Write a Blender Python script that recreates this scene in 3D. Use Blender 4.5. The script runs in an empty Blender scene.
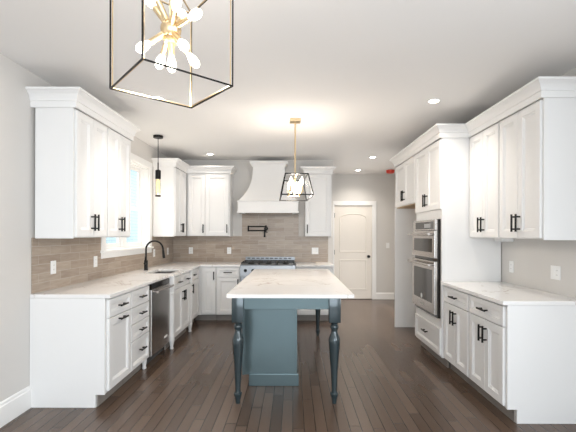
import bpy, bmesh, math, random
from mathutils import Vector, Matrix
PI = math.pi
S = bpy.context.scene
COL = S.collection

# ------------------------------------------------------------------ camera, world, light, exposure
F, PX, PY, CAMZ, ROLL = 385.0, 293.0, 234.4, 1.404, 0.0027
cam = bpy.data.cameras.new('camera'); co = bpy.data.objects.new('camera', cam); COL.objects.link(co)
co.location = (0, 0, CAMZ); co.rotation_euler = (PI/2, -ROLL, 0)
cam.sensor_fit = 'HORIZONTAL'; cam.sensor_width = 36; cam.lens = F/576*36
cam.shift_x = -(PX-288)/576; cam.shift_y = (PY-216)/576
cam.clip_start = 0.02; cam.clip_end = 200
S.camera = co
S.view_settings.view_transform = 'Standard'; S.view_settings.look = 'None'
S.view_settings.gamma = 1; S.view_settings.use_curve_mapping = False
S.view_settings.exposure = 1.27
w = bpy.data.worlds.new('world'); S.world = w; w.use_nodes = True
bg = w.node_tree.nodes['Background']; bg.inputs[0].default_value = (.86, .93, 1, 1); bg.inputs[1].default_value = .8

def area(name, loc, rot, sx, sy, power, col):
    l = bpy.data.lights.new(name, 'AREA'); l.shape = 'RECTANGLE'; l.size = sx; l.size_y = sy
    l.energy = power; l.color = col
    o = bpy.data.objects.new(name, l); COL.objects.link(o); o.location = loc; o.rotation_euler = rot
    return o
# daylight through the glazed opening behind the camera, and through the sink window; side and hall fills added
area('rear_daylight', (0.2, -2.95, 1.35), (PI/2, 0, 0), 3.3, 2.2, 50, (.80, .91, 1))
area('added_side_fill', (2.30, -.2, 1.45), (0, PI/2, 0), 1.7, 2.6, 38, (.90, .95, 1))  # added fill from the right, behind an unseen window opening
area('added_hall_fill', (2.75, 6.9, 1.25), (0, PI/2, 0), 1.9, 1.2, 7, (1, .95, .88))  # added fill to even out the hall, beyond an unseen doorway
_o = area('sink_window_daylight', (-2.95, 5.0, 3.25), (0, 0, 0), 1.2, .8, 16, (.90, .96, 1)); _o.rotation_euler = (Vector((0, 5.0, .7))-_o.location).to_track_quat('-Z', 'Y').to_euler()

def lamp_point(name, loc, power, col, r=.03):
    l = bpy.data.lights.new(name, 'POINT'); l.energy = power; l.color = col; l.shadow_soft_size = r
    o = bpy.data.objects.new(name, l); COL.objects.link(o); o.location = loc
    return o
WARM = (1, .90, .79)

# ------------------------------------------------------------------ key dimensions
XL, XR = -2.125, 2.20            # side walls
CZ = 2.715                      # ceiling
YB, YD = 6.80, 8.35             # range wall, hall door wall
YR = -3.0                       # rear wall behind the camera
CT, CH = .914, .884             # counter top, cabinet top
UB, UT, CRT = 1.372, 2.43, 2.555

# ------------------------------------------------------------------ materials
def mat(name, col, rough=.5, metal=0, spec=None, coat=0):
    m = bpy.data.materials.new(name); m.use_nodes = True
    b = m.node_tree.nodes['Principled BSDF']
    b.inputs['Base Color'].default_value = (*col, 1); b.inputs['Roughness'].default_value = rough
    b.inputs['Metallic'].default_value = metal
    if spec is not None: b.inputs['Specular IOR Level'].default_value = spec
    if coat: b.inputs['Coat Weight'].default_value = coat; b.inputs['Coat Roughness'].default_value = .15
    return m
def nodes(m): return m.node_tree.nodes, m.node_tree.links, m.node_tree.nodes['Principled BSDF']
def mottle(m, amt=.03, scale=3, bump=0, bscale=200):
    """slight procedural variation so plain paint is not perfectly flat"""
    N, L, b = nodes(m)
    tc = N.new('ShaderNodeTexCoord'); nz = N.new('ShaderNodeTexNoise'); nz.inputs['Scale'].default_value = scale
    L.new(tc.outputs['Object'], nz.inputs['Vector'])
    c = b.inputs['Base Color'].default_value[:3]
    r = N.new('ShaderNodeMix'); r.data_type = 'RGBA'
    r.inputs[6].default_value = (*[x*(1-amt) for x in c], 1); r.inputs[7].default_value = (*[min(1, x*(1+amt)) for x in c], 1)
    L.new(nz.outputs[0], r.inputs[0]); L.new(r.outputs[2], b.inputs['Base Color'])
    if bump:
        n2 = N.new('ShaderNodeTexNoise'); n2.inputs['Scale'].default_value = bscale
        L.new(tc.outputs['Object'], n2.inputs['Vector'])
        bp = N.new('ShaderNodeBump'); bp.inputs['Strength'].default_value = bump; bp.inputs['Distance'].default_value = .001
        L.new(n2.outputs[0], bp.inputs['Height']); L.new(bp.outputs[0], b.inputs['Normal'])
    return m
def emit(name, col, strength):
    m = mat(name, col); b = m.node_tree.nodes['Principled BSDF']
    b.inputs['Emission Color'].default_value = (*col, 1); b.inputs['Emission Strength'].default_value = strength
    return m
def clear_glass(name, tint=(1, 1, 1), gl=.06):
    m = bpy.data.materials.new(name); m.use_nodes = True
    N, L = m.node_tree.nodes, m.node_tree.links; N.clear()
    o = N.new('ShaderNodeOutputMaterial'); t = N.new('ShaderNodeBsdfTransparent'); g = N.new('ShaderNodeBsdfGlossy'); x = N.new('ShaderNodeMixShader')
    t.inputs[0].default_value = (*tint, 1); g.inputs['Roughness'].default_value = .02; x.inputs[0].default_value = gl
    L.new(t.outputs[0], x.inputs[1]); L.new(g.outputs[0], x.inputs[2]); L.new(x.outputs[0], o.inputs[0])
    return m

M = {}
M['cab'] = mottle(mat('white_cabinet_paint', (.83, .82, .808), .38), .012, 2)
M['trim'] = mottle(mat('white_trim_paint', (.86, .85, .83), .4), .012, 2)
M['wall'] = mottle(mat('greige_wall_paint', (.655, .632, .603), .8), .02, 1.5, .15, 260)
M['ceil'] = mottle(mat('ceiling_paint', (.86, .845, .83), .9), .015, 1, .15, 220)
M['door'] = mottle(mat('cream_door_paint', (.80, .745, .675), .42), .012, 2)
M['black'] = mottle(mat('black_metal', (.012, .011, .010), .38, .6), .2, 30)
M['brass'] = mottle(mat('brushed_brass', (.74, .58, .36), .33, 1), .06, 40)
M['steel'] = mottle(mat('stainless_steel', (.52, .49, .465), .27, 1), .05, 12)
M['darksteel'] = mottle(mat('dark_oven_glass', (.016, .013, .011), .07, 0, .32), .1, 8)
M['iron'] = mottle(mat('cast_iron', (.02, .019, .018), .55), .2, 60)
M['island'] = mottle(mat('blue_grey_island_paint', (.105, .148, .156), .22, .6, .6, .3), .07, 5)
M['islandleg'] = mottle(mat('island_paint_dark_reflection', (.030, .046, .052), .17, .2, .6, .4), .07, 5)  # island paint darkened on the legs, standing in for the dark floor's reflection
M['plate'] = mat('white_plastic', (.86, .86, .85), .35)
M['slot'] = mat('dark_slot', (.10, .10, .10), .5)
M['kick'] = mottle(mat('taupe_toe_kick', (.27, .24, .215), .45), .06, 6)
M['tan'] = mottle(mat('unfinished_tan_wood', (.55, .38, .22), .6), .12, 20)
M['red'] = mat('red_plastic', (.72, .055, .03), .4)
M['bulb'] = emit('lit_bulb', (1, .93, .82), 2.6)
M['filament'] = emit('warm_filament', (1, .62, .22), 1.0)
M['canlight'] = emit('recessed_lamp', (1, .95, .86), 8)
M['glass'] = clear_glass('window_glass')
M['smoke'] = clear_glass('smoked_glass', (.93, .90, .84), .05)
M['label'] = mat('white_sticker', (.85, .85, .83), .5)
M['gray'] = mat('grey_badge', (.42, .41, .40), .35, .7)
M['rangesteel'] = mottle(mat('range_steel', (.30, .31, .325), .33, 1), .05, 12)
M['sinksteel'] = mottle(mat('sink_steel', (.16, .155, .15), .42, .5), .05, 12)
M['lawn'] = mottle(mat('ground_outside', (.35, .38, .30), .9), .2, 3)

def mnode(N, L, op, a, b=None):
    n = N.new('ShaderNodeMath'); n.operation = op
    for i, v in enumerate((a, b)):
        if v is None: continue
        if isinstance(v, (int, float)): n.inputs[i].default_value = v
        else: L.new(v, n.inputs[i])
    return n.outputs[0]
def planks(name, u, v, wid, length, gap, c_a, c_b, c_gap, rough, streak, stag=None, bump=.4, vein=0.25, rvar=.1, nb=.12):
    """boards or tiles: rows of width wid along axis v, pieces of the given length along axis u"""
    m = mat(name, c_a, rough); N, L, b = nodes(m)
    tc = N.new('ShaderNodeTexCoord'); sp = N.new('ShaderNodeSeparateXYZ'); L.new(tc.outputs['Object'], sp.inputs[0])
    U, V = sp.outputs[u], sp.outputs[v]
    vr = mnode(N, L, 'DIVIDE', V, wid); row = mnode(N, L, 'FLOOR', vr); fv = mnode(N, L, 'FRACT', vr)
    if stag is None:
        wn = N.new('ShaderNodeTexWhiteNoise'); wn.noise_dimensions = '1D'; L.new(row, wn.inputs['W']); sh = wn.outputs['Value']
    else:
        sh = mnode(N, L, 'MULTIPLY', mnode(N, L, 'MODULO', row, 2), stag)
    ur = mnode(N, L, 'ADD', mnode(N, L, 'DIVIDE', U, length), sh); idx = mnode(N, L, 'FLOOR', ur); fu = mnode(N, L, 'FRACT', ur)
    gv = mnode(N, L, 'LESS_THAN', fv, gap/wid); gu = mnode(N, L, 'LESS_THAN', fu, gap/length)
    g = mnode(N, L, 'MAXIMUM', gv, gu)
    cb = N.new('ShaderNodeCombineXYZ'); L.new(row, cb.inputs[0]); L.new(idx, cb.inputs[1])
    w2 = N.new('ShaderNodeTexWhiteNoise'); w2.noise_dimensions = '2D'; L.new(cb.outputs[0], w2.inputs['Vector'])
    # grain: noise stretched along the piece
    c2 = N.new('ShaderNodeCombineXYZ'); L.new(mnode(N, L, 'MULTIPLY', U, streak[0]), c2.inputs[0]); L.new(mnode(N, L, 'MULTIPLY', V, streak[1]), c2.inputs[1]); L.new(mnode(N, L, 'MULTIPLY', w2.outputs['Value'], 9.), c2.inputs[2])
    nz = N.new('ShaderNodeTexNoise'); nz.inputs['Scale'].default_value = 1; nz.inputs['Detail'].default_value = 5; L.new(c2.outputs[0], nz.inputs['Vector'])
    t = mnode(N, L, 'ADD', mnode(N, L, 'MULTIPLY', w2.outputs['Value'], 1-vein-.2), mnode(N, L, 'MULTIPLY', mnode(N, L, 'SUBTRACT', nz.outputs[0], .25), vein*2.4))
    x = N.new('ShaderNodeMix'); x.data_type = 'RGBA'; x.inputs[6].default_value = (*c_a, 1); x.inputs[7].default_value = (*c_b, 1); L.new(t, x.inputs[0])
    y = N.new('ShaderNodeMix'); y.data_type = 'RGBA'; y.inputs[7].default_value = (*c_gap, 1); L.new(x.outputs[2], y.inputs[6]); L.new(g, y.inputs[0])
    L.new(y.outputs[2], b.inputs['Base Color'])
    L.new(mnode(N, L, 'ADD', mnode(N, L, 'MULTIPLY', nz.outputs[0], rvar), rough-rvar/2), b.inputs['Roughness'])
    bp = N.new('ShaderNodeBump'); bp.inputs['Strength'].default_value = bump; bp.inputs['Distance'].default_value = .002
    L.new(mnode(N, L, 'ADD', mnode(N, L, 'SUBTRACT', 1, g), mnode(N, L, 'MULTIPLY', nz.outputs[0], nb)), bp.inputs['Height']); L.new(bp.outputs[0], b.inputs['Normal'])
    return m
M['floor'] = planks('dark_hardwood', 1, 0, .083, 1.15, .0042, (.078, .050, .035), (.150, .101, .073), (.008, .006, .005), .24, (.6, 26), None, .6, .07, .04, .015)
TA, TB, TG = (.27, .205, .155), (.50, .42, .345), (.50, .45, .39)
M['tileL'] = planks('taupe_tile_side', 1, 2, .0763, .305, .003, TA, TB, TG, .33, (6, 45), .5, .3, .4)
M['tileB'] = planks('taupe_tile_back', 0, 2, .0763, .305, .003, TA, TB, TG, .33, (6, 45), .5, .3, .4)
M['siding'] = planks('pale_blue_siding', 1, 2, .12, 4.0, .012, (.60, .76, .82), (.64, .80, .86), (.36, .50, .56), .7, (2, 10), None, .5, .1)

def quartz():
    m = mat('white_quartz', (.86, .83, .80), .16); N, L, b = nodes(m)
    tc = N.new('ShaderNodeTexCoord')
    n0 = N.new('ShaderNodeTexNoise'); n0.inputs['Scale'].default_value = 1.7; n0.inputs['Detail'].default_value = 5; n0.inputs['Roughness'].default_value = .55
    n0.inputs['Distortion'].default_value = .9; L.new(tc.outputs['Object'], n0.inputs['Vector'])
    d = mnode(N, L, 'ABSOLUTE', mnode(N, L, 'SUBTRACT', n0.outputs[0], .5))
    vein = N.new('ShaderNodeMapRange'); vein.inputs[1].default_value = 0; vein.inputs[2].default_value = .016; vein.inputs[3].default_value = 1; vein.inputs[4].default_value = 0; L.new(d, vein.inputs[0])
    n1 = N.new('ShaderNodeTexNoise'); n1.inputs['Scale'].default_value = 2.2; L.new(tc.outputs['Object'], n1.inputs['Vector'])
    msk = N.new('ShaderNodeMapRange'); msk.inputs[1].default_value = .46; msk.inputs[2].default_value = .62; L.new(n1.outputs[0], msk.inputs[0])
    k = mnode(N, L, 'MULTIPLY', mnode(N, L, 'MULTIPLY', vein.outputs[0], msk.outputs[0]), .75)
    n2 = N.new('ShaderNodeTexNoise'); n2.inputs['Scale'].default_value = 1.3; n2.inputs['Detail'].default_value = 4; L.new(tc.outputs['Object'], n2.inputs['Vector'])
    base = N.new('ShaderNodeMix'); base.data_type = 'RGBA'; base.inputs[6].default_value = (.83, .81, .79, 1); base.inputs[7].default_value = (.91, .895, .88, 1); L.new(n2.outputs[0], base.inputs[0])
    y = N.new('ShaderNodeMix'); y.data_type = 'RGBA'; y.inputs[7].default_value = (.47, .40, .34, 1); L.new(base.outputs[2], y.inputs[6]); L.new(k, y.inputs[0])
    L.new(y.outputs[2], b.inputs['Base Color'])
    return m
M['quartz'] = quartz()

# ------------------------------------------------------------------ mesh helpers
class MB:
    def __init__(s): s.bm = bmesh.new(); s.smooth = False
    def box(s, x0, x1, y0, y1, z0, z1, bev=0):
        r = bmesh.ops.create_cube(s.bm, size=1, matrix=Matrix.Translation(((x0+x1)/2, (y0+y1)/2, (z0+z1)/2)) @ Matrix.Diagonal((abs(x1-x0), abs(y1-y0), abs(z1-z0), 1)))
        if bev:
            es = list({e for v in r['verts'] for e in v.link_edges})
            bmesh.ops.bevel(s.bm, geom=es, offset=bev, segments=2, affect='EDGES', profile=.6)
        return s
    def poly(s, pts, d):
        """closed polygon pts (3-D, in order) extruded by vector d"""
        d = Vector(d); a = [s.bm.verts.new(p) for p in pts]; b = [s.bm.verts.new(Vector(p)+d) for p in pts]
        n = len(pts); fs = [s.bm.faces.new(a), s.bm.faces.new(b[::-1])]
        for i in range(n): fs.append(s.bm.faces.new((a[i], b[i], b[(i+1) % n], a[(i+1) % n])))
        bmesh.ops.recalc_face_normals(s.bm, faces=fs); return s
    def lathe(s, prof, c=(0, 0, 0), axis=(0, 0, 1), seg=24, caps=True):
        """prof: (radius, height) along axis from c"""
        q = Vector((0, 0, 1)).rotation_difference(Vector(axis).normalized()); c = Vector(c); rings = []
        for r, h in prof:
            rings.append([s.bm.verts.new(c + q @ Vector((r*math.cos(2*PI*i/seg), r*math.sin(2*PI*i/seg), h))) for i in range(seg)])
        fs = []
        for a, b in zip(rings, rings[1:]):
            for i in range(seg): fs.append(s.bm.faces.new((a[i], a[(i+1) % seg], b[(i+1) % seg], b[i])))
        if caps: fs.append(s.bm.faces.new(rings[0][::-1])); fs.append(s.bm.faces.new(rings[-1]))
        for f in fs: f.smooth = True
        bmesh.ops.recalc_face_normals(s.bm, faces=fs); s.smooth = True; return s
    def cyl(s, a, b, r, seg=16, r2=None):
        a, b = Vector(a), Vector(b); return s.lathe([(r, 0), (r if r2 is None else r2, (b-a).length)], a, b-a, seg)
    def sphere(s, c, r, seg=20, sz=1):
        p = [(max(1e-4, r*math.sin(PI*i/12)), -r*math.cos(PI*i/12)*sz) for i in range(13)]
        return s.lathe(p, c, (0, 0, 1), seg)
    def tube(s, pts, r, seg=12):
        pts = [Vector(p) for p in pts]; rings = []; up = None
        for i, p in enumerate(pts):
            t = ((pts[min(i+1, len(pts)-1)]-pts[max(i-1, 0)])).normalized()
            if up is None: up = Vector((0, 0, 1)) if abs(t.z) < .9 else Vector((0, 1, 0))
            x = t.cross(up).normalized(); up = x.cross(t).normalized()
            rr = r[i] if isinstance(r, (list, tuple)) else r
            rings.append([s.bm.verts.new(p + x*rr*math.cos(2*PI*k/seg) + up*rr*math.sin(2*PI*k/seg)) for k in range(seg)])
        fs = []
        for a, b in zip(rings, rings[1:]):
            for k in range(seg): fs.append(s.bm.faces.new((a[k], a[(k+1) % seg], b[(k+1) % seg], b[k])))
        fs += [s.bm.faces.new(rings[0][::-1]), s.bm.faces.new(rings[-1])]
        for f in fs: f.smooth = True
        bmesh.ops.recalc_face_normals(s.bm, faces=fs); s.smooth = True; return s
    def bar(s, a, b, w, h=None):
        """square bar from a to b"""
        a, b = Vector(a), Vector(b); t = (b-a).normalized(); up = Vector((0, 0, 1)) if abs(t.z) < .9 else Vector((0, 1, 0))
        x = t.cross(up).normalized(); y = x.cross(t).normalized(); h = h or w
        P = [a + x*sx*w/2 + y*sy*h/2 for sx, sy in ((-1, -1), (1, -1), (1, 1), (-1, 1))]
        return s.poly(P, b-a)
    def sweep(s, path, prof, closed=False):
        """profile (outward, z) swept along a flat path, outward = right of travel, mitred; the profile is closed"""
        n = len(path); P = [Vector(p) for p in path]; offs = []
        nrm = lambda a, b: Vector(((b-a).y, -(b-a).x)).normalized()
        for i in range(n):
            n1 = nrm(P[i-1], P[i]) if (i > 0 or closed) else None
            n2 = nrm(P[i], P[(i+1) % n]) if (i < n-1 or closed) else None
            if n1 is None: o = n2
            elif n2 is None: o = n1
            else:
                o = (n1+n2); o = o/(max(.2, o.dot(n1)))
            offs.append(o)
        R = [[s.bm.verts.new((P[i].x+offs[i].x*u, P[i].y+offs[i].y*u, z)) for u, z in prof] for i in range(n)]
        fs = []; m = len(prof)
        pairs = list(zip(R, R[1:])) + ([(R[-1], R[0])] if closed else [])
        for a, b in pairs:
            for k in range(m): fs.append(s.bm.faces.new((a[k], b[k], b[(k+1) % m], a[(k+1) % m])))
        if not closed: fs += [s.bm.faces.new(R[0]), s.bm.faces.new(R[-1][::-1])]
        bmesh.ops.recalc_face_normals(s.bm, faces=fs); return s
    def obj(s, name, m, parent=None):
        me = bpy.data.meshes.new(name); s.bm.to_mesh(me); s.bm.free()
        o = bpy.data.objects.new(name, me); COL.objects.link(o)
        me.materials.append(M[m] if isinstance(m, str) else m)
        if s.smooth:
            for p in me.polygons: p.use_smooth = True
            try: me.set_sharp_from_angle(angle=math.radians(40))
            except Exception: pass
        if parent: o.parent = parent
        return o
def tag(o, label=None, cat=None, group=None, kind=None):
    if label: o['label'] = label
    if cat: o['category'] = cat
    if group: o['group'] = group
    if kind: o['kind'] = kind
    return o
def thing(name, label, cat, loc=(0, 0, 0), rz=0, group=None):
    o = bpy.data.objects.new(name, None); COL.objects.link(o); o.location = loc; o.rotation_euler = (0, 0, rz); o.empty_display_size = .1
    return tag(o, label, cat, group)
def struct(mb, name, m, parent=None):
    o = mb.obj(name, m, parent)
    if not parent: o['kind'] = 'structure'
    return o
def dup(root, loc, rz=None, label=None):
    def cp(o, parent):
        c = o.copy(); COL.objects.link(c)
        if parent: c.parent = parent
        for ch in o.children: cp(ch, c)
        return c
    r = cp(root, None); r.location = loc
    if rz is not None: r.rotation_euler = (0, 0, rz)
    if label: r['label'] = label
    return r

# ------------------------------------------------------------------ the setting
struct(MB().box(XL-.15, 4.2, YR-.15, YD+.15, -.12, 0), 'floor', 'floor')
struct(MB().box(XL-.15, 4.2, YR-.15, YD+.15, CZ, CZ+.12), 'ceiling', 'ceil')
WY0, WY1, WZ0, WZ1 = 4.33, 5.66, 1.215, 2.375     # sink window opening
mb = MB(); x0, x1 = XL-.15, XL
mb.box(x0, x1, YR, WY0, 0, CZ).box(x0, x1, WY1, YB+.12, 0, CZ).box(x0, x1, WY0, WY1, 0, WZ0).box(x0, x1, WY0, WY1, WZ1, CZ)
struct(mb, 'wall_left', 'wall')
struct(MB().box(XR, XR+.15, YR, -1.6, 0, CZ).box(XR, XR+.15, 1.2, 6.25, 0, CZ).box(XR, XR+.15, 7.55, YD, 0, CZ).box(XR, XR+.15, 6.25, 7.55, 2.1, CZ).box(XR, XR+.15, -1.6, 1.2, 0, .5).box(XR, XR+.15, -1.6, 1.2, 2.4, CZ), 'wall_right', 'wall')  # unseen window and hall doorway openings added to let the fills in
struct(MB().box(XL, .71, YB, YB+.12, 0, CZ).box(.59, .71, YB+.12, YD, 0, CZ), 'wall_back', 'wall')
DX0, DX1, DZ = .895, 1.715, 2.04                   # hall door opening
struct(MB().box(.71, DX0, YD, YD+.12, 0, CZ).box(DX1, XR, YD, YD+.12, 0, CZ).box(DX0, DX1, YD, YD+.12, DZ, CZ), 'wall_hall', 'wall')
mb = MB().box(XL, -1.5, YR-.12, YR, 0, CZ).box(1.9, XR, YR-.12, YR, 0, CZ).box(-1.5, 1.9, YR-.12, YR, 2.5, CZ).box(-1.5, 1.9, YR-.12, YR, 0, .2)
struct(mb, 'wall_rear', 'wall')
BBP = [(0, .001), (.016, .001), (.016, .145), (.010, .152), (.010, .170), (.004, .180), (0, .180)]
struct(MB().sweep([(XL+.001, YR+.01), (XL+.001, 3.112)], BBP), 'baseboard_left', 'trim')
BBH = [(0, .001), (.016, .001), (.016, .125), (.010, .132), (.006, .150), (0, .150)]
struct(MB().sweep([(DX1+.092, YD-.001), (XR-.01, YD-.001)], BBH), 'baseboard_hall', 'trim')

# hall door with its casing
d = struct(MB().box(DX0+.003, DX1-.003, YD+.012, YD+.052, .012, DZ-.004), 'door_1', 'door')
def outline(pts, y):
    """raised moulding ring with a sunk field look, following a closed outline on the door face"""
    prof = [(0, 0), (.010, -.009), (.020, -.009), (.030, 0)]
    n = len(pts); mb = MB(); R = []
    for i in range(n):
        a, p, c = Vector(pts[i-1]), Vector(pts[i]), Vector(pts[(i+1) % n])
        n1 = Vector(((p-a).y, -(p-a).x)).normalized(); n2 = Vector(((c-p).y, -(c-p).x)).normalized()
        o = n1+n2; o = o/max(.3, o.dot(n1))
        R.append([mb.bm.verts.new((p.x-o.x*u, y+v, p.y-o.y*u)) for u, v in prof])
    for i in range(n):
        a, b = R[i], R[(i+1) % n]
        for k in range(3): mb.bm.faces.new((a[k], b[k], b[k+1], a[k+1]))
        mb.bm.faces.new((a[3], b[3], b[0], a[0]))
    bmesh.ops.recalc_face_normals(mb.bm, faces=mb.bm.faces[:])
    return mb
px0, px1 = DX0+.11, DX1-.11
lo = [(px0, .20), (px1, .20), (px1, .86), (px0, .86)]
arch = [(px0, 1.02), (px1, 1.02), (px1, 1.76)] + [((px0+px1)/2 + (px1-px0)/2*math.cos(t), 1.76+.11*math.sin(t)) for t in [PI*k/14 for k in range(1, 14)]] + [(px0, 1.76)]
outline(lo, YD+.012).obj('panel_moulding', 'door', d)
outline(arch, YD+.012).obj('panel_moulding', 'door', d)
mb = MB()
for k in range(1, 6):
    xx = px0+.03+(px1-px0-.06)*k/6
    mb.box(xx-.0015, xx+.0015, YD+.0105, YD+.0125, 1.06, 1.78)
mb.obj('panel_groove', 'door', d)
kb = MB().lathe([(.030, 0), (.030, .006), (.012, .010), (.011, .035), (.026, .044), (.030, .055), (.026, .066), (.010, .070)], (DX1-.075, YD+.012, .93), (0, -1, 0), 20)
kb.obj('door_knob', 'black', d)
for z in (.25, 1.02, 1.82):
    MB().box(DX0-.004, DX0+.012, YD-.004, YD+.012, z-.05, z+.05, .002).obj('hinge', 'black', d)
cs = [(DX0-.09, DX0, 0.001, DZ+.09), (DX1, DX1+.09, 0.001, DZ+.09)]
mb = MB()
for a, b, c, e in cs: mb.box(a, b, YD-.02, YD-.001, c, e, .004)
mb.box(DX0, DX1, YD-.02, YD-.001, DZ, DZ+.09, .004)
mb.box(DX0-.001, DX0+.002, YD, YD+.10, 0.001, DZ).box(DX1-.002, DX1+.001, YD, YD+.10, 0.001, DZ)
struct(mb, 'trim_1', 'trim')
struct(MB().box(DX0, DX1, YD, YD+.06, .0005, .011, .003), 'trim_2', mottle(mat('dark_threshold', (.05, .035, .025), .4), .1, 10))

# window over the sink
gx = XL-.10
mb = MB()
for a, b, c, e in ((WY0, WY1, WZ0, WZ0+.03), (WY0, WY1, WZ1-.03, WZ1), (WY0, WY0+.03, WZ0+.03, WZ1-.03), (WY1-.03, WY1, WZ0+.03, WZ1-.03), (4.935, 5.055, WZ0+.03, WZ1-.03)):
    mb.box(XL-.145, XL-.06, a, b, c, e, .002)
win = struct(mb, 'window_1', 'trim')
mb = MB()   # jamb liner and casing
mb.box(XL-.06, XL+.001, WY0, WY0+.018, WZ0, WZ1).box(XL-.06, XL+.001, WY1-.018, WY1, WZ0, WZ1).box(XL-.06, XL+.001, WY0, WY1, WZ1-.018, WZ1)
mb.box(XL+.001, XL+.021, WY0-.085, WY0+.006, WZ0-.002, WZ1+.08, .004).box(XL+.001, XL+.021, WY1-.006, WY1+.085, WZ0-.002, WZ1+.08, .004)
mb.box(XL+.001, XL+.024, WY0-.09, WY1+.09, WZ1-.006, WZ1+.085, .005)
mb.obj('window_casing', 'trim', win)
mb = MB().box(XL-.0595, XL+.045, WY0-.10, WY1+.10, WZ0-.022, WZ0+.004, .004).box(XL+.001, XL+.018, WY0-.085, WY1+.085, WZ0-.085, WZ0-.022, .003)
mb.obj('window_sill', 'trim', win)
for ya, yb in ((WY0+.03, 4.935), (5.055, WY1-.03)):
    zm = 1.76
    for za, zb, dx in ((WZ0+.03, zm+.02, 0), (zm-.02, WZ1-.03, -.025)):
        s_ = .045; mb = MB(); xa, xb = gx-.015+dx, gx+.012+dx
        mb.box(xa, xb, ya, yb, za, za+s_, .002).box(xa, xb, ya, yb, zb-s_, zb, .002).box(xa, xb, ya, ya+s_, za+s_, zb-s_, .002).box(xa, xb, yb-s_, yb, za+s_, zb-s_, .002)
        f = mb.obj('sash', 'trim', win)
        MB().box(gx+dx-.003, gx+dx+.001, ya+s_-.004, yb-s_+.004, za+s_-.004, zb-s_+.004).obj('pane', 'glass', f)
# rear glazing behind the camera (only its light reaches the picture)
mb = MB()
for xx in (-1.5, -.39, .74, 1.83): mb.box(xx, xx+.07, YR-.09, YR-.02, .2, 2.5)
mb.box(-1.5, 1.9, YR-.09, YR-.02, .2, .27).box(-1.5, 1.9, YR-.09, YR-.02, 2.43, 2.5)
struct(mb, 'window_2', 'trim')
mb = MB()  # unseen right-wall window frame, added to go with the side fill
for yy in (-1.6, -.235, 1.13): mb.box(XR+.01, XR+.07, yy, yy+.07, .5, 2.4)
mb.box(XR+.01, XR+.07, -1.6, 1.2, .5, .57).box(XR+.01, XR+.07, -1.6, 1.2, 2.33, 2.4)
struct(mb, 'added_side_window', 'trim')
# next house seen through the sink window, and the ground outside
h = thing('neighbour_house', 'pale blue clapboard house wall outside the sink window', 'house', (-6.2, 8, -.5))
MB().box(-3, 0, -9, 12, 0, 4.7).obj('siding', 'siding', h)
MB().poly([(-3.2, -9.3, 4.7), (.3, -9.3, 4.7), (-1.4, -9.3, 5.4)], (0, 21.6, 0)).obj('roof', mottle(mat('grey_shingles', (.22, .22, .23), .9), .2, 30), h)
struct(MB().box(-14, XL-.16, -12, 24, -.62, -.5), 'ground', 'lawn')

# ------------------------------------------------------------------ tiled backsplash
mb = MB(); T = .008
a, b = XL+.001, XL+.001+T
ya, yb = WY0-.086, WY1+.086
mb.box(a, b, 3.125, ya, CT+.001, UB-.001).box(a, b, ya, yb, CT+.001, WZ0-.087).box(a, b, yb, YB-.001, CT+.001, UB-.001)
tag(mb.obj('tile_backsplash', 'tileL'), 'taupe brick-laid tile backsplash on the sink wall, around the window bottom', 'backsplash')
mb = MB(); a, b = YB-.001-T, YB-.001
mb.box(XL+.011, .62, a, b, CT+.001, UB-.001).box(-.90, .10, a, b, UB-.001, 1.762)
tag(mb.obj('tile_backsplash', 'tileB'), 'taupe brick-laid tile backsplash on the range wall, behind the pot filler', 'backsplash')

# ------------------------------------------------------------------ cabinets
DT = .021      # door thickness
def shaker(W, H, rail=.058, slab=False):
    """framed door with a sunk bevelled panel; local x 0..W, front at y=0, z 0..H"""
    mb = MB(); bm = mb.bm
    def ring(i, y): return [bm.verts.new(p) for p in ((i, y, i), (W-i, y, i), (W-i, y, H-i), (i, y, H-i))]
    rs = [ring(0, DT), ring(0, .0025), ring(.0025, 0), ring(rail, 0), ring(rail+.003, .006), ring(rail+.010, .006), ring(rail+.018, .014)]
    fs = [bm.faces.new(rs[0])]
    for a, b in zip(rs, rs[1:]):
        for i in range(4): fs.append(bm.faces.new((a[i], a[(i+1) % 4], b[(i+1) % 4], b[i])))
    fs.append(bm.faces.new(rs[-1])); bmesh.ops.recalc_face_normals(bm, faces=fs)
    return mb
def pull(parent, x, z, L=.135, vert=True):
    mb = MB(); r = .0080; st = .034
    d = Vector((0, 0, 1)) if vert else Vector((1, 0, 0)); c = Vector((x, -st, z))
    mb.cyl(c-d*L/2, c+d*L/2, r, 12)
    for s_ in (-1, 1):
        p = c+d*s_*(L/2-.022); mb.cyl(p, p+Vector((0, st, 0)), r*.85, 10)
    return mb.obj('pull', 'black', parent)
def front(root, kind, x, z, W, H, px=None, pz=None, L=.135, rail=None):
    g = .0024
    if rail is None: rail = .058 if kind == 'door' else .038
    o = shaker(W-2*g, H-2*g, rail).obj(kind, 'cab', root); o.location = (x+g, 0, z+g)
    if px is not None: pull(o, px-x-g, pz-z-g, L, kind == 'door')
    return o
KICK = .08
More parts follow.
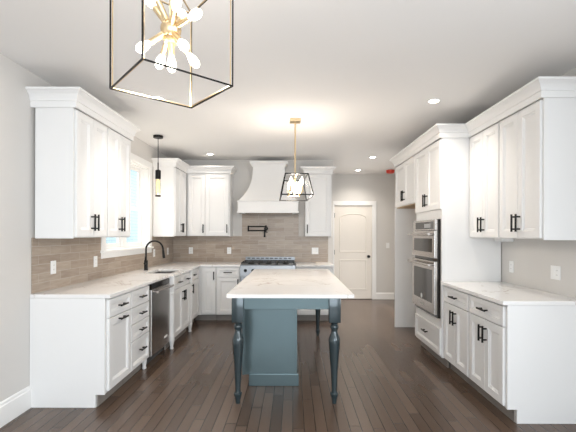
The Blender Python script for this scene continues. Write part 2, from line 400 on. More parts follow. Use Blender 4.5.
def base_cab(label, loc, rz, W, D, group, fronts, end=None, kick=True, open_top=None):
    """fronts: list of (kind, x, z, W, H, pull x, pull z)"""
    r = thing('base_cabinet', label, 'cabinet', loc, rz, group)
    MB().box(.001, W-.001, DT+.001, D, .105, open_top or CH-.001).obj('carcass', 'cab', r)
    if open_top:             # open above so a sink can hang inside: only the front frame goes on up
        MB().box(.001, W-.001, DT+.001, DT+.022, open_top, CH-.001).obj('face_frame', 'cab', r)
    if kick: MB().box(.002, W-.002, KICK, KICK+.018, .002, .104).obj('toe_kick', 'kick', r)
    for f in fronts: front(r, *f)
    if end is not None:       # finished end panel with a toe notch
        x = -.019 if end == 0 else W
        pts = [(x, DT-.004, CH-.001), (x, D, CH-.001), (x, D, .001), (x, KICK+.01, .001), (x, KICK+.01, .105), (x, DT-.004, .105)]
        MB().poly(pts, (.018, 0, 0)).obj('end_panel', 'cab', r)
    return r
def upper_cab(label, loc, rz, W, D, H, group, fronts, end=None):
    r = thing('wall_cabinet', label, 'cabinet', loc, rz, group)
    MB().box(.001, W-.001, DT+.001, D, 0, H).obj('carcass', 'cab', r)
    for f in fronts: front(r, *f)
    if end is not None:
        x = -.013 if end == 0 else W+.001
        MB().box(x, x+.012, DT-.002, D, -.006, H, .001).obj('end_panel', 'cab', r)
    return r
def crown(path, label, dz=0):
    t = CRT+dz
    prof = [(.001, 2.425), (.012, 2.425), (.014, 2.43), (.014, 2.474), (.022, 2.477), (.024, 2.488), (.029, 2.500), (.040, 2.516), (.058, 2.530), (.064, 2.535), (.072, 2.538), (.072, t), (.001, t)]
    prof = [(u, z+dz*max(0, min(1, (z-2.474)/.05)) if z < t-.001 else z) for u, z in prof]
    o = MB().sweep(path, prof).obj('crown_moulding', 'cab'); return tag(o, label, 'moulding', 'crown mouldings above the wall cabinets')

GB, GU = 'white base cabinets', 'white wall cabinets'
FZ, FT = .118, .868         # front bottom, front top
def dd(W, n, dp=True, x0=.012, dh=.155):
    """drawer row above doors: n=1 or 2 doors"""
    w = W-2*x0; out = [('drawer', x0, FT-dh, w, dh, x0+w/2, FT-dh/2)]; H = FT-dh-.004-FZ
    if n == 2:
        out += [('door', x0, FZ, w/2, H, x0+w/2-.032, FT-dh-.12), ('door', x0+w/2, FZ, w/2, H, x0+w/2+.032, FT-dh-.12)]
    return out
# --- left run, faces +X
XF = -1.500; R90 = PI/2
DL0 = XF-XL-.003            # depth to wall
W = .455; x0 = .022
base_cab('white base cabinet with one drawer over one door, nearest on sink wall', (XF, 3.125, 0), R90, W, DL0, GB,
         [('drawer', x0, FT-.155, W-x0-.006, .155, W/2+.01, FT-.077), ('door', x0, FZ, W-x0-.006, FT-.159-FZ, None, None)], end=0)
# its door pull lies flat near the top rail
o = [c for c in COL.objects if c.name.startswith('door') and c.parent and c.parent.name == 'base_cabinet'][-1]
pull(o, W/2-x0+.01, FT-.159-FZ-.035, .135, False)
zs = [(FZ, .27), (FZ+.274, .155), (FZ+.433, .155), (FT-.158, .158)]
base_cab('white base cabinet with a stack of four drawers, beside the dishwasher', (XF, 3.582, 0), R90, .452, DL0, GB,
         [('drawer', .006, z, .440, hh, .226, z+hh/2+(.02 if hh > .2 else 0), .12) for z, hh in zs])
MB().lathe([(.018, .001), (.022, .01), (.016, .03), (.026, .08), (.026, .104)], (.425, .045, 0), (0, 0, 1), 16).obj('foot', 'cab', [c for c in COL.objects if c.name.startswith('base_cabinet')][-1])
SB0, SB1, XS = 4.662, 5.575, -1.462
DS = XS-XL-.003; W = SB1-SB0
r = base_cab('white sink base cabinet with turned corner posts, right after the dishwasher', (XS, SB0, 0), R90, W, DS, GB,
         [('drawer', .085, FT-.155, (W-.17)/2, .155, .085+(W-.17)/4, FT-.077, .11), ('drawer', W/2, FT-.155, (W-.17)/2, .155, W/2+(W-.17)/4, FT-.077, .11),
          ('door', .085, FZ, (W-.17)/2, FT-.159-FZ, W/2-.032, FT-.27), ('door', W/2, FZ, (W-.17)/2, FT-.159-FZ, W/2+.032, FT-.27)], open_top=.645)
post = [(.020, .001), (.024, .012), (.018, .03), (.026, .07), (.033, .105), (.036, .12), (.028, .135), (.034, .15), (.030, .17), (.024, .20), (.032, .33), (.036, .42), (.030, .60), (.024, .66), (.034, .68), (.028, .695), (.036, .71), (.036, .72)]
for xx in (.040, W-.040):
    MB().lathe(post, (xx, .016, 0), (0, 0, 1), 20).box(xx-.038, xx+.038, -.020, .045, .72, CH-.001, .002).obj('corner_post', 'cab', r)
W = .58
base_cab('white base cabinet with one drawer, in the corner beyond the sink cabinet', (XF, 5.583, 0), R90, W, DL0, GB,
         [('drawer', .006, FT-.155, W-.03, .155, .21, FT-.077, .11), ('door', .006, FZ, W-.03, FT-.159-FZ, .10, FT-.27)])
# --- back run, faces -Y
YF = 6.185; DB = YB-YF-.003
base_cab('white corner base cabinet with one tall door and no drawer, on the range wall', (XF+.028, YF, 0), 0, .235, DB, GB,
         [('door', .004, FZ, .228, FT-FZ, .205, FT-.13)])
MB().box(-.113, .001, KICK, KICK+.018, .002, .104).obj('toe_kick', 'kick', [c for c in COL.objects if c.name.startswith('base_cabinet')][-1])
MB().box(-.055, .003, .004, .034, .105, CH-.001).obj('corner_filler', 'cab', [c for c in COL.objects if c.name.startswith('base_cabinet')][-1])
W = .385
base_cab('white base cabinet with a drawer over a door, just left of the range', (XF+.266, YF, 0), 0, W, DB, GB,
         [('drawer', .004, FT-.155, W-.008, .155, W/2, FT-.077), ('door', .004, FZ, W-.008, FT-.159-FZ, W-.030, FT-.25)])
RX0, RX1 = -.845, .045
W = .585
base_cab('white base cabinet right of the range, mostly behind the island', (RX1+.006, YF, 0), 0, W, DB, GB, dd(W, 2), end=1)
# --- right run, faces -X
XRF = 1.580; DR0 = XR-XRF-.003; RY0, RY1 = 2.880, 4.050; W = (RY1-RY0)/2
base_cab('white base cabinet with a drawer over two doors, nearest the camera on the right wall', (XRF, RY0+W-.001, 0), -R90, W-.001, DR0, GB, dd(W, 2, x0=.014), end=1)
base_cab('white base cabinet with a drawer over two doors, beside the oven tower', (XRF, RY1, 0), -R90, W-.001, DR0, GB, dd(W, 2, x0=.014))

# --- left uppers
XU = -1.765; DU = XU+2.092; FIL = -2.093-XL; HU = UT-UB; UY0, UY1 = 3.135, 4.195; W = (UY1-UY0)/2
def udoors(W, H, x0=.008, b=.006, pl=.145):
    w = W-2*x0; hh = H-b-.012
    return [('door', x0, b, w/2, hh, x0+w/2-.030, b+.125, pl), ('door', x0+w/2, b, w/2, hh, x0+w/2+.030, b+.125, pl)]
upper_cab('white two-door wall cabinet left of the sink window, nearer to the camera', (XU, UY0, UB), R90, W-.001, DU, HU, GU, udoors(W, HU), end=0)
upper_cab('white two-door wall cabinet left of the sink window, touching the window', (XU, UY0+W, UB), R90, W-.001, DU, HU, GU, udoors(W, HU), end=1)
for c in [o for o in COL.objects if o.name.startswith('wall_cabinet')]:
    MB().box(.04, W-.002, DU+.0005, DU+FIL-.001, .02, HU).obj('wall_filler', 'cab', c)
crown([(XL+.002, UY0-.014), (XU, UY0-.014), (XU, UY1+.014), (XL+.002, UY1+.014)], 'white crown moulding on top of the cabinets left of the sink window', .014)
# --- corner uppers
YU = 6.475; DUB = YB-YU-.003; CY0 = 5.855
upper_cab('white wall cabinet in the corner right of the sink window, facing sideways', (-1.79, CY0, UB), R90, YU-CY0+.0, -1.79-XL-.003, HU, GU, udoors(YU-CY0, HU), end=0)
wc = .715
upper_cab('white two-door wall cabinet between the corner and the range hood', (-1.788, YU, UB), 0, wc, DUB, HU, GU,
          [('door', .024, .006, .285, HU-.018, .281, .125, .145), ('door', .311, .006, .395, HU-.018, .680, .125, .145)], end=1)
crown([(XL+.002, CY0-.014), (-1.79, CY0-.014), (-1.79, YU), (-1.788+wc+.014, YU), (-1.788+wc+.014, YB-.002)], 'white crown moulding wrapping the corner cabinets left of the range hood', -.010)
upper_cab('white single-door wall cabinet right of the range hood', (.205, YU, UB), 0, .43, DUB, HU, GU,
          [('door', .008, .006, .414, HU-.018, .035, .125, .145)], end=1)
crown([(.192, YB-.002), (.192, YU), (.205+.43+.014, YU), (.205+.43+.014, YB-.002)], 'white crown moulding on the single cabinet right of the range hood', -.020)
# --- right uppers
XRU = 1.850; DRU = XR-XRU-.003; W = (RY1-RY0)/2
upper_cab('white two-door wall cabinet on the right wall, nearest the camera', (XRU, RY0+W-.001, UB), -R90, W-.001, DRU, HU, GU, udoors(W, HU), end=1)
upper_cab('white two-door wall cabinet on the right wall, against the oven tower', (XRU, RY1, UB), -R90, W-.001, DRU, HU, GU, udoors(W, HU))

# --- oven tower and refrigerator bay
XT = 1.552; TY0, TY1, FY1 = 4.054, 4.905, 5.86; DTW = XR-XT-.009; W = TY1-TY0
t = thing('oven_tower_cabinet', 'tall white cabinet holding the built-in wall ovens', 'cabinet', (XT, TY1, 0), -R90)
OZ0, OZ1 = .512, 1.572      # oven opening
mb = MB()
mb.box(0, .035, DT, DTW, .105, UT).box(W-.019, W, DT-.004, DTW, .105, UT).box(.035, W-.019, DT, DTW, .105, OZ0-.003).box(.035, W-.019, DT, DTW, OZ1+.003, UT).box(.035, W-.019, DTW-.02, DTW, OZ0-.003, OZ1+.003)
mb.box(W-.045, W-.019, DT, DTW, OZ0-.003, OZ1+.003)
mb.obj('carcass', 'cab', t)
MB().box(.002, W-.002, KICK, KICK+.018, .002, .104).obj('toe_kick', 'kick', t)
front(t, 'drawer', .012, .125, W-.024, .285, W/2, .29, .135, .050)
uw = W-.024
for k, s_ in ((0, -1), (1, 1)):
    front(t, 'door', .012+k*uw/2, 1.675, uw/2, UT-1.675-.012, W/2+s_*.030, 1.80, .145)
t2 = thing('refrigerator_surround', 'white open refrigerator bay with two doors on top and a tall side panel', 'cabinet', (XT, FY1, 0), -R90)
WF = FY1-TY1-.002
MB().box(.0, WF, DT, DTW, 1.812, UT).obj('carcass', 'cab', t2)
MB().box(-.001, .020, -.002, DTW, .001, 1.811).obj('side_panel', 'cab', t2)
MB().box(.021, WF-.001, DT+.002, DTW-.002, 1.800, 1.8115).obj('bay_underside', 'tan', t2)
for k, s_ in ((0, -1), (1, 1)):
    uw = WF-.024; front(t2, 'door', .012+k*uw/2, 1.818, uw/2, UT-1.818-.012, WF/2+s_*.030, 1.945, .145)
crown([(XR-.002, FY1+.002), (XT, FY1+.002), (XT, TY0-.002), (XRU, TY0-.002), (XRU, RY0-.014), (XR-.002, RY0-.014)], 'white crown moulding stepping over the right wall cabinets and oven tower')

# ------------------------------------------------------------------ worktops
def slab(name, outer, hole, label):
    bm = bmesh.new(); z0, z1 = CH, CT
    bot = [bm.verts.new((x, y, z0)) for x, y in outer]; n = len(outer)
    edges = [bm.edges.new((bot[i], bot[(i+1) % n])) for i in range(n)]
    if hole:
        hb = [bm.verts.new((x, y, z0)) for x, y in hole]
        edges += [bm.edges.new((hb[i], hb[(i+1) % len(hb)])) for i in range(len(hb))]
    r = bmesh.ops.triangle_fill(bm, use_beauty=True, edges=edges)
    fs = [f for f in r['geom'] if isinstance(f, bmesh.types.BMFace)]
    e = bmesh.ops.extrude_face_region(bm, geom=fs)
    bmesh.ops.translate(bm, verts=[v for v in e['geom'] if isinstance(v, bmesh.types.BMVert)], vec=(0, 0, z1-z0))
    bmesh.ops.recalc_face_normals(bm, faces=bm.faces[:])
    mb = MB(); mb.bm.free(); mb.bm = bm; o = mb.obj(name, 'quartz')
    bv = o.modifiers.new('edge', 'BEVEL'); bv.width = .003; bv.segments = 2; bv.limit_method = 'ANGLE'; bv.angle_limit = math.radians(50)
    return tag(o, label, 'countertop', 'veined white quartz countertops') if label else o
XC = -1.477; XCS = -1.435; YC = 6.162
SKX0, SKX1, SKY0, SKY1 = -1.86, -1.53, 4.80, 5.36
def rr(x0, x1, y0, y1, r, n=5):
    out = []
    for cx, cy, a in ((x1-r, y0+r, -PI/2), (x1-r, y1-r, 0), (x0+r, y1-r, PI/2), (x0+r, y0+r, PI)):
        out += [(cx+r*math.cos(a+PI/2*k/n), cy+r*math.sin(a+PI/2*k/n)) for k in range(n+1)]
    return out
slab('countertop', [(XL+.001, 3.108), (XC, 3.108), (XC, SB0-.02), (XCS, SB0-.004), (XCS, SB1+.004), (XC, SB1+.02), (XC, YC), (RX0-.004, YC), (RX0-.004, YB-.001), (XL+.001, YB-.001)],
     rr(SKX0, SKX1, SKY0, SKY1, .03), 'long white quartz worktop under the sink window, with the sink cutout')
slab('countertop', [(RX1+.004, YC), (.66, YC), (.66, YB-.001), (RX1+.004, YB-.001)], None, 'short white quartz worktop right of the range')
slab('countertop', [(1.555, 2.850), (XR-.001, 2.850), (XR-.001, TY0-.003), (1.555, TY0-.003)], None, 'white quartz worktop against the right wall beside the ovens')

# ------------------------------------------------------------------ dishwasher
dw = thing('dishwasher', 'stainless steel dishwasher with a bar handle under the long worktop', 'dishwasher', (XF+.018, 4.042, 0), R90)
W = .600
MB().box(.002, W-.002, .05, .58, .10, CH-.006).obj('tub', 'slot', dw)
dr = MB().box(.003, W-.003, 0, .048, .112, .815, .004).obj('door', 'steel', dw)
MB().box(.003, W-.003, .004, .048, .818, CH-.012, .003).obj('control_strip', 'darksteel', dw)
mb = MB().cyl((.035, -.05, .79), (W-.035, -.05, .79), .0125, 16)
for xx in (.06, W-.06): mb.cyl((xx, -.05, .79), (xx, .002, .79), .009, 12)
mb.obj('handle', 'steel', dw)
MB().box(W-.20, W-.10, -.003, .001, .20, .225, .001).obj('badge', 'label', dw)
MB().box(.004, W-.004, .085, .10, .003, .098).obj('kick_plate', 'slot', dw)

# ------------------------------------------------------------------ sink and faucet
sk = thing('sink', 'undermount stainless steel sink sunk into the long worktop', 'sink', ((SKX0+SKX1)/2, (SKY0+SKY1)/2, .66))
bm = bmesh.new(); mb = MB(); mb.bm.free(); mb.bm = bm
ox, oy = (SKX0+SKX1)/2, (SKY0+SKY1)/2
def ring(e, z, r): return [bm.verts.new((x-ox, y-oy, z-.66)) for x, y in rr(SKX0-e, SKX1+e, SKY0-e, SKY1+e, r)]
rs = [ring(.022, CH-.003, .04), ring(.022, .665, .04), ring(.002, CH-.003, .03), ring(-.004, .70, .035), ring(-.03, .675, .03)]
n = len(rs[0]); L2 = [(0, 1), (0, 2), (2, 3), (3, 4)]
for a, b in L2:
    for i in range(n): bm.faces.new((rs[a][i], rs[a][(i+1) % n], rs[b][(i+1) % n], rs[b][i]))
bm.faces.new(rs[4]); bm.faces.new(rs[1]); bmesh.ops.recalc_face_normals(bm, faces=bm.faces[:])
mb.obj('basin', 'sinksteel', sk)
MB().lathe([(.045, .016), (.045, .020), (.03, .018)], (0, 0, 0), (0, 0, 1), 20).obj('drain', 'gray', sk)
fx, fy = -1.985, 5.20
fa = thing('faucet', 'matte black gooseneck faucet behind the sink', 'faucet', (fx, fy, CT+.0005))
MB().lathe([(.029, 0), (.029, .008), (.024, .012), (.024, .13), (.020, .135)], (0, 0, 0), (0, 0, 1), 20).obj('body', 'black', fa)
pts = [(0, 0, .12), (0, 0, .20), (0, 0, .28)] + [(.115-.115*math.cos(a), 0, .28+.115*math.sin(a)) for a in [PI*k/16 for k in range(1, 16)]] + [(.232, 0, .26)]
MB().tube(pts, .0125, 14).obj('spout', 'black', fa)
MB().cyl((.231, 0, .268), (.243, 0, .165), .0145, 16, .018).obj('spray_head', 'black', fa)
MB().cyl((0, -.018, .09), (0, -.05, .095), .013, 12).cyl((0, -.046, .09), (.012, -.056, .19), .006, 10).obj('lever', 'black', fa)

# ------------------------------------------------------------------ range, hood, pot filler
rg = thing('range', 'stainless steel gas range with black grates and front knobs against the back wall', 'range', (RX0+.003, 6.135, 0))
W = RX1-RX0-.006; D = YB-6.135-.012
MB().box(0, W, .03, D, .10, .905, .003).obj('body', 'rangesteel', rg)
dr = MB().box(.008, W-.008, .0, .03, .20, .735, .004).obj('oven_door', 'rangesteel', rg)
MB().box(.14, W-.14, -.002, .004, .32, .60, .003).obj('window', 'darksteel', dr)
mb = MB().cyl((.05, -.055, .695), (W-.05, -.055, .695), .014, 16)
for xx in (.09, W-.09): mb.cyl((xx, -.055, .695), (xx, .002, .695), .010, 12)
mb.obj('handle', 'rangesteel', dr)
cp = MB().poly([(0, -.012, .75), (0, .03, .75), (0, .03, .90), (0, .010, .90)], (W, 0, 0)).obj('control_panel', 'rangesteel', rg)
for k in range(7):
    MB().lathe([(.026, 0), (.026, .006), (.021, .008), (.019, .034), (.015, .038)], (.085+k*(W-.17)/6, .0, .825), (0, -.98, .14), 18).obj('knob', 'black', cp)
MB().box(.004, W-.004, .012, D-.055, .905, .917, .004).obj('cooktop', 'rangesteel', rg)
for k in range(3):
    xa = .012+k*(W-.024)/3; xb = xa+(W-.024)/3-.006; mb = MB()
    for yy in (.05, .05+(D-.14)/2, D-.09): mb.box(xa, xb, yy-.007, yy+.007, .943, .957, .002)
    for xx in (xa+.008, (xa+xb)/2, xb-.008): mb.box(xx-.007, xx+.007, .045, D-.085, .942, .956, .002)
    for xx in (xa+.008, xb-.008):
        for yy in (.055, D-.095): mb.box(xx-.008, xx+.008, yy-.008, yy+.008, .917, .945)
    mb.obj('grate', 'iron', rg)
    for yy in (.19, .41):
        MB().lathe([(.055, .917), (.055, .925), (.034, .928), (.034, .937), (.010, .939)], ((xa+xb)/2, yy, 0), (0, 0, 1), 20).obj('burner', 'iron', rg)
bgd = MB().box(.012, W-.012, D-.05, D-.002, .905, 1.010, .003).obj('backguard', 'rangesteel', rg)
mb = MB()
for k in range(10): xx = .045+k*(W-.12)/9.6; mb.box(xx, xx+.052, D-.053, D-.046, .972, .996)
mb.obj('vent_slots', 'slot', bgd)
for xx in (.05, W-.05):
    for yy in (.08, D-.08): MB().cyl((xx, yy, 0), (xx, yy, .10), .02, 14).obj('foot', 'rangesteel', rg)
MB().box(.02, W-.02, .06, .075, .01, .10).obj('kick_plate', 'slot', rg)

hx = -.412
hd = thing('range_hood', 'white range hood with curved flared sides above the range', 'hood', (hx, YB-.002, 1.75))
zc = [(1.955, .482, .475), (1.975, .470, .465), (2.04, .415, .425), (2.11, .368, .385), (2.19, .328, .350), (2.27, .300, .325), (2.35, .280, .307), (2.43, .270, .297), (2.52, .268, .293), (2.545, .268, .293)]
mb = MB(); R = []
for z, hw, dp in zc: R.append([mb.bm.verts.new(p) for p in ((-hw, 0, z-1.75), (-hw, -dp, z-1.75), (hw, -dp, z-1.75), (hw, 0, z-1.75))])
for a, b in zip(R, R[1:]):
    for i in range(4): mb.bm.faces.new((a[i], a[(i+1) % 4], b[(i+1) % 4], b[i]))
mb.bm.faces.new(R[0]); mb.bm.faces.new(R[-1][::-1]); bmesh.ops.recalc_face_normals(mb.bm, faces=mb.bm.faces[:]); mb.smooth = True
mb.obj('curved_cover', 'cab', hd)
MB().box(-.495, .495, -.495, 0, .02, .20, .003).sweep([(-.495, 0), (-.495, -.495), (.495, -.495), (.495, 0)], [(0, .004), (.012, .004), (.012, .030), (0, .036)]).sweep([(-.495, 0), (-.495, -.495), (.495, -.495), (.495, 0)], [(-.01, .185), (.010, .185), (.012, .197), (.004, .207), (-.01, .21)]).obj('band', 'cab', hd)
mb = MB().sweep([(-.268, 0), (-.268, -.293), (.268, -.293), (.268, 0)], [(-.02, .792), (.008, .792), (.014, .81), (.028, .835), (.048, .852), (.052, .858), (.052, .885), (-.02, .885)])
mb.box(-.268, .268, -.293, 0, .80, .88); mb.obj('top_moulding', 'cab', hd)
MB().box(-.40, .40, -.43, -.06, .006, .022, .003).obj('liner', 'steel', hd)
pf = thing('pot_filler', 'black folding pot filler tap on the tile above the range', 'pot filler', (-.475, YB-.010, 1.505))
MB().lathe([(.036, 0), (.036, .008), (.016, .012), (.016, .05)], (0, 0, 0), (0, -1, 0), 20).obj('wall_plate', 'black', pf)
MB().cyl((0, -.05, -.055), (0, -.05, .055), .015, 14).cyl((0, -.05, .035), (-.305, -.06, .035), .010, 12).cyl((-.305, -.06, .05), (-.305, -.06, -.05), .014, 14).cyl((-.305, -.06, -.035), (-.02, -.085, -.035), .010, 12).obj('arm', 'black', pf)
MB().cyl((-.02, -.085, -.02), (-.02, -.085, -.12), .013, 14).cyl((-.02, -.085, -.12), (-.02, -.085, -.15), .016, 14).obj('spout', 'black', pf)
MB().cyl((-.02, -.085, -.065), (.035, -.10, -.065), .006, 10).obj('lever', 'black', pf)

# ------------------------------------------------------------------ double wall oven
ov = thing('wall_oven', 'stainless steel built-in double wall oven in the tall white cabinet', 'oven', (XT-.022, TY1-.037, OZ0), -R90)
W = TY1-TY0-.037-.047; H = OZ1-OZ0
MB().box(.004, W-.004, .05, .58, .01, H-.004).obj('housing', 'slot', ov)
mb = MB().box(0, W, .012, .044, 0, H, .002); mb.obj('trim_frame', 'darksteel', ov)
c = MB().box(.004, W-.004, -.012, .012, H-.118, H-.004, .003).obj('control_panel', 'steel', ov)
MB().box(.10, W-.06, -.0135, -.010, H-.105, H-.022, .001).obj('display', 'darksteel', c)
MB().box(.42, .62, -.0145, -.012, H-.09, H-.045).obj('screen', mat('grey_screen', (.32, .32, .33), .3), c)
def ovdoor(z0, z1, wz0, wz1):
    dr = MB().box(.004, W-.004, -.022, .012, z0, z1, .004).obj('door', 'steel', ov)
    MB().box(.075, W-.075, -.0235, -.020, wz0, wz1, .002).obj('window', 'darksteel', dr)
    mb = MB().cyl((.02, -.075, z1-.038), (W-.02, -.075, z1-.038), .0125, 16)
    for xx in (.05, W-.05): mb.cyl((xx, -.075, z1-.038), (xx, -.020, z1-.038), .010, 12)
    mb.obj('handle', 'steel', dr)
    return dr
ovdoor(.640, H-.124, .700, H-.124-.085)
d2 = ovdoor(.035, .605, .150, .605-.095)
MB().lathe([(.028, 0), (.028, .0012)], (W*.47, -.0235, .185), (0, -1, 0), 24).obj('sticker', 'label', d2)
MB().box(W/2-.055, W/2+.055, -.0235, -.020, .082, .100, .001).obj('badge', 'gray', d2)

# ------------------------------------------------------------------ island
IX0, IX1, IY0, IY1 = -.540, .500, 3.130, 5.430
isl = thing('kitchen_island', 'blue-grey kitchen island with a white quartz top and turned legs', 'island', ((IX0+IX1)/2, (IY0+IY1)/2, 0))
cx, cy = (IX0+IX1)/2, (IY0+IY1)/2
o = slab('countertop', [(IX0-cx, IY0-cy), (IX1-cx, IY0-cy), (IX1-cx, IY1-cy), (IX0-cx, IY1-cy)], None, None); o.parent = isl
o['label'] = 'white quartz slab with soft tan veins'
lx0, lx1, ly0, ly1 = -.455-cx, .347-cx, 3.205-cy, 5.33-cy
leg = [(.019, .001), (.021, .02), (.028, .053), (.034, .070), (.034, .084), (.024, .092), (.022, .105), (.0225, .12), (.030, .277), (.041, .42), (.0475, .50), (.0495, .53), (.043, .553), (.030, .582), (.027, .60), (.026, .613), (.034, .628), (.036, .638), (.034, .648), (.026, .655), (.028, .667), (.040, .676), (.040, .68)]
for xx in (lx0, lx1):
    for yy in (ly0, ly1):
        MB().lathe(leg, (xx, yy, 0), (0, 0, 1), 28).box(xx-.0475, xx+.0475, yy-.0475, yy+.0475, .678, CH-.001, .003).obj('leg', 'islandleg', isl)
mb = MB()
az0, az1 = .782, CH-.001
for yy in (ly0, ly1): mb.box(lx0+.048, lx1-.048, yy-.012, yy+.012, az0, az1, .002)
for xx in (lx0, lx1): mb.box(xx-.012, xx+.012, ly0+.048, ly1-.048, az0, az1, .002)
mb.obj('apron', 'island', isl)
bx0, bx1, by0, by1 = -.468-cx, .040-cx, 3.575-cy, 5.30-cy
mb = MB().box(bx0+.014, bx1-.014, by0, by1, .10, az0-.001, .002).box(bx0+.0, bx0+.02, by0-.008, by0+.02, .10, az0-.001, .002).box(bx1-.02, bx1, by0-.008, by0+.02, .10, az0-.001, .002)
mb.obj('cabinet_body', 'island', isl)
MB().box(-.405-cx, bx1+.016, by0-.016, by1, .001, .112, .003).obj('plinth', 'island', isl)

# ------------------------------------------------------------------ wall plates
def plate(name, label, cat, loc, rz, wide=1, kind='outlet', group=None):
    """faces -Y before rotation"""
    r = thing(name, label, cat, loc, rz, group); w_ = .072 if wide == 1 else .118
    pl = MB().box(-w_/2, w_/2, -.006, -.0005, -.058, .058, .002).obj('cover_plate', 'plate', r)
    for k in range(wide):
        xx = (k-(wide-1)/2)*.046
        if kind == 'switch' or (wide == 2 and k == 0):
            MB().box(xx-.016, xx+.016, -.009, -.005, -.032, .032, .0015).obj('rocker', 'plate', r)
        else:
            f = MB().box(xx-.016, xx+.016, -.0078, -.005, -.034, .034, .001).obj('receptacle', 'plate', r)
            mb = MB()
            for zz in (-.019, .019):
                for dx in (-.006, .006): mb.box(xx+dx-.001, xx+dx+.001, -.0083, -.0070, zz-.004, zz+.005)
            mb.obj('slots', 'slot', f)
    return r
GO = 'white wall outlets'
tl = XL+.0095; tb = YB-.0095
p0 = plate('wall_outlet', 'white outlet on the sink wall tile, nearest the camera under the left cabinets', 'outlet', (tl, 3.395, 1.108), R90, 1, 'outlet', GO)
dup(p0, (tl, 4.12, 1.108), R90, 'white outlet on the sink wall tile, beside the lower left corner of the window')
dup(p0, (tl, 5.86, 1.115), R90, 'white outlet on the sink wall tile, right behind the faucet spout')
dup(p0, (tl, 6.50, 1.115), R90, 'white outlet on the sink wall tile, closest to the room corner')
dup(p0, (-1.80, tb, 1.115), 0, 'white outlet on the range wall tile, closest to the room corner')
dup(p0, (-1.125, tb, 1.115), 0, 'white outlet on the range wall tile, just left of the range')
plate('wall_outlet', 'wide white double plate on the tile right of the range', 'outlet', (.39, tb, 1.115), 0, 2, 'outlet', GO)
dup(p0, (XR-.0005, 3.87, 1.085), -R90, 'white outlet on the right wall, nearer to the oven tower')
plate('wall_outlet', 'wide white double plate on the right wall above the worktop', 'outlet', (XR-.0005, 3.22, 1.09), -R90, 2, 'outlet', GO)
plate('light_switch', 'white light switch on the hall wall right of the door', 'switch', (2.055, YD-.0005, 1.17), 0, 1, 'switch')
ud = tag(MB().box(XR-.12, XR-.004, 3.83, 3.98, UB-.035, UB-.002, .003).obj('junction_box', 'plate'), 'small white box under the right wall cabinets beside the oven tower', 'junction box')

# ------------------------------------------------------------------ ceiling fixtures
def recessed(label, loc, power, cone=110):
    r = thing('recessed_light', label, 'ceiling light', loc, 0, 'recessed ceiling lights')
    MB().lathe([(.046, -.003), (.062, -.007), (.070, -.005), (.072, -.001), (.046, -.001)], (0, 0, 0), (0, 0, 1), 28, False).obj('trim_ring', 'trim', r)
    MB().lathe([(.046, -.004), (.0459, -.002)], (0, 0, 0), (0, 0, 1), 28).obj('lens', 'canlight', r)
    l = bpy.data.lights.new('recessed_beam', 'SPOT'); l.energy = power; l.color = (1, .93, .84); l.spot_size = math.radians(cone); l.spot_blend = 1.0; l.shadow_soft_size = .06
    o = bpy.data.objects.new('recessed_beam', l); COL.objects.link(o); o.location = (loc[0], loc[1], loc[2]-.03)
    return r
recessed('recessed ceiling light in front of the right wall cabinets, largest of the row', (1.376, 3.77, CZ), 18, 130)
recessed('recessed ceiling light in front of the refrigerator bay, middle of the right row', (1.346, 6.52, CZ), 55)
recessed('recessed ceiling light in the hall before the door', (1.32, 7.84, CZ), 18, 140)
recessed('recessed ceiling light above the corner by the range hood, left of it', (-1.36, 6.30, CZ), 6)
recessed('recessed ceiling light seen through the cage of the brass chandelier', (-1.31, 3.72, CZ), 22)
sd = thing('smoke_detector', 'smoke detector under a red dust cover on the hall ceiling', 'smoke detector', (1.97, 7.80, CZ))
MB().lathe([(.075, -.018), (.075, -.001)], (0, 0, 0), (0, 0, 1), 28).obj('base', 'plate', sd)
MB().lathe([(.060, -.068), (.078, -.060), (.084, -.018), (.0845, -.006)], (0, 0, 0), (0, 0, 1), 28).obj('dust_cover', 'red', sd)

# sputnik chandelier in a square cage
CXc, CYc, CS, CZ0, CZ1, CA = -.518, 1.627, .374, 2.024, 2.486, .063
ch = thing('chandelier', 'sputnik chandelier with brass arms inside a square dark cage', 'chandelier', (CXc, CYc, CZ))
hc = CS/2**.5
corners = [Vector((hc*math.cos(a), hc*math.sin(a), 0)) for a in [-CA-PI/2+k*PI/2 for k in range(4)]]
corners = [Vector((-hc*math.sin(CA), -hc*math.cos(CA), 0)), Vector((hc*math.cos(CA), -hc*math.sin(CA), 0)), Vector((hc*math.sin(CA), hc*math.cos(CA), 0)), Vector((-hc*math.cos(CA), hc*math.sin(CA), 0))]
b_, t_ = CZ0-CZ, CZ1-CZ; zz = Vector((0, 0, 1)); bw = .0054
mo, mi = MB(), MB()
for k in range(4):
    p, q = corners[k], corners[(k+1) % 4]
    mo.bar(p+zz*b_, p+zz*t_, bw)
    ip = p*.965; mi.bar(ip+zz*(b_+.005), ip+zz*(t_-.005), bw*.8)
    for z in (b_, t_):
        mo.bar(p+zz*z, q+zz*z, bw)
        s_ = 1 if z == b_ else -1
        mi.bar(p*.965+zz*(z+s_*.003), q*.965+zz*(z+s_*.003), bw*.75)
mo.obj('cage', 'black', ch); mi.obj('cage_inlay', 'brass', ch)
mb = MB()
for k in range(4): mb.bar(corners[k]*.98+zz*t_, zz*(t_+.0), .006)
mb.obj('top_cross', 'brass', ch)
MB().lathe([(.062, -.02), (.062, -.002)], (0, 0, 0), (0, 0, 1), 24).obj('canopy', 'brass', ch)
sc = Vector((0, 0, 2.268-CZ))
MB().cyl((0, 0, -.02), sc+Vector((0, 0, .03)), .007, 14).obj('stem', 'brass', ch)
MB().sphere(sc, .043, 28).lathe([(.026, -.058), (.030, -.052), (.026, -.036)], sc, (0, 0, 1), 20).obj('hub', 'brass', ch)
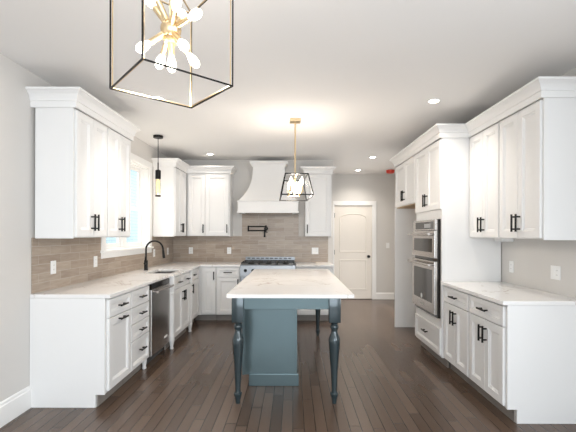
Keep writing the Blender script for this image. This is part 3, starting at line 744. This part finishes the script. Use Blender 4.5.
dirs = [(-.109, -.049, -.103), (.080, -.080, -.110), (.091, .084, -.117), (-.082, .085, -.122), (.001, .009, -.158), (.133, -.083, .022), (-.095, -.010, .126), (.066, -.138, .038), (.02, .10, .125), (-.05, -.085, .125)]
for dvec in dirs:
    u = Vector(dvec).normalized(); a0 = sc+u*.036
    am = MB().lathe([(.009, 0), (.0125, .004), (.0125, .070), (.011, .076)], a0, u, 16).obj('arm', 'brass', ch)
    MB().lathe([(.010, 0), (.013, .008), (.018, .022), (.020, .036), (.0185, .050), (.012, .061), (.003, .066)], sc+u*.112, u, 18).obj('bulb', 'bulb', am)
lamp_point('chandelier_glow', (CXc, CYc, 2.10), 6.5, WARM, .06)

# linear lantern pendant over the island
PXc, PYc, PZ0, PZ1 = .022, 4.395, 1.822, 2.055
pn = thing('island_pendant', 'long lantern pendant with black frame and brass stem over the island', 'pendant light', (PXc, PYc, CZ), math.radians(3.5))
z0, z1 = PZ0-CZ, PZ1-CZ; a, b, c, e = .166, .375, .122, .285
B = [Vector((sx*a, sy*b, z0)) for sx, sy in ((-1, -1), (1, -1), (1, 1), (-1, 1))]; T_ = [Vector((sx*c, sy*e, z1)) for sx, sy in ((-1, -1), (1, -1), (1, 1), (-1, 1))]
mb = MB(); bw = .0125
for k in range(4): mb.bar(B[k], B[(k+1) % 4], bw).bar(T_[k], T_[(k+1) % 4], bw).bar(B[k], T_[k], bw)
mb.obj('frame', 'black', pn)
for k in range(4):
    q = (k+1) % 4; nn = ((B[q]-B[k]).cross(T_[k]-B[k])).normalized()*.0015
    MB().poly([B[k], B[q], T_[q], T_[k]], nn).obj('glass_panel', 'glass', pn)
MB().box(-.06, .06, -.06, .06, -.030, -.001, .002).obj('canopy', 'brass', pn)
MB().cyl((0, 0, -.03), (0, 0, z0+.045), .0095, 16).obj('stem', 'brass', pn)
MB().bar((0, -e, z1), (0, e, z1), .012).obj('top_bar', 'brass', pn)
mb = MB().bar((0, -.24, z0+.042), (0, .24, z0+.042), .014)
for yy in (-.22, 0, .22): mb.bar((-.065, yy, z0+.042), (.065, yy, z0+.042), .009)
mb.obj('candle_arm', 'brass', pn)
for yy in (-.22, 0, .22):
    for xx in (-.06, .06):
        s_ = MB().lathe([(.020, 0), (.022, .006), (.013, .012), (.013, .070)], (xx, yy, z0+.043), (0, 0, 1), 16).obj('candle_sleeve', 'brass', pn)
        MB().lathe([(.009, 0), (.014, .02), (.016, .042), (.013, .066), (.007, .088), (.002, .098)], (xx, yy, z0+.113), (0, 0, 1), 16).obj('bulb', 'bulb', s_)
for yy in (-.15, .15): lamp_point('pendant_glow', (PXc, PYc+yy, 1.90), 6.5, WARM, .08)

# slim tube pendant over the sink
sp = thing('sink_pendant', 'slim black pendant with a lit glass tube over the sink', 'pendant light', (-1.80, 5.13, CZ))
MB().lathe([(.060, -.032), (.063, -.028), (.063, -.001)], (0, 0, 0), (0, 0, 1), 24).obj('canopy', 'black', sp)
MB().cyl((0, 0, -.03), (0, 0, -.44), .0045, 10).cyl((0, 0, -.36), (0, 0, -.46), .008, 12).obj('rod', 'black', sp)
MB().lathe([(.020, -.455), (.036, -.465), (.036, -.575), (.030, -.580)], (0, 0, 0), (0, 0, 1), 20).obj('socket_cap', 'black', sp)
MB().lathe([(.034, -.58), (.034, -.80)], (0, 0, 0), (0, 0, 1), 24, False).obj('glass_tube', 'smoke', sp)
MB().lathe([(.034, -.812), (.037, -.812), (.037, -.795), (.034, -.795), (.034, -.812)], (0, 0, 0), (0, 0, 1), 24, False).obj('bottom_ring', 'black', sp)
MB().lathe([(.012, -.585), (.017, -.62), (.017, -.75), (.010, -.775), (.002, -.78)], (0, 0, 0), (0, 0, 1), 16).obj('bulb', 'filament', sp)
lamp_point('sink_pendant_glow', (-1.80, 5.13, 1.86), 4, WARM, .04)
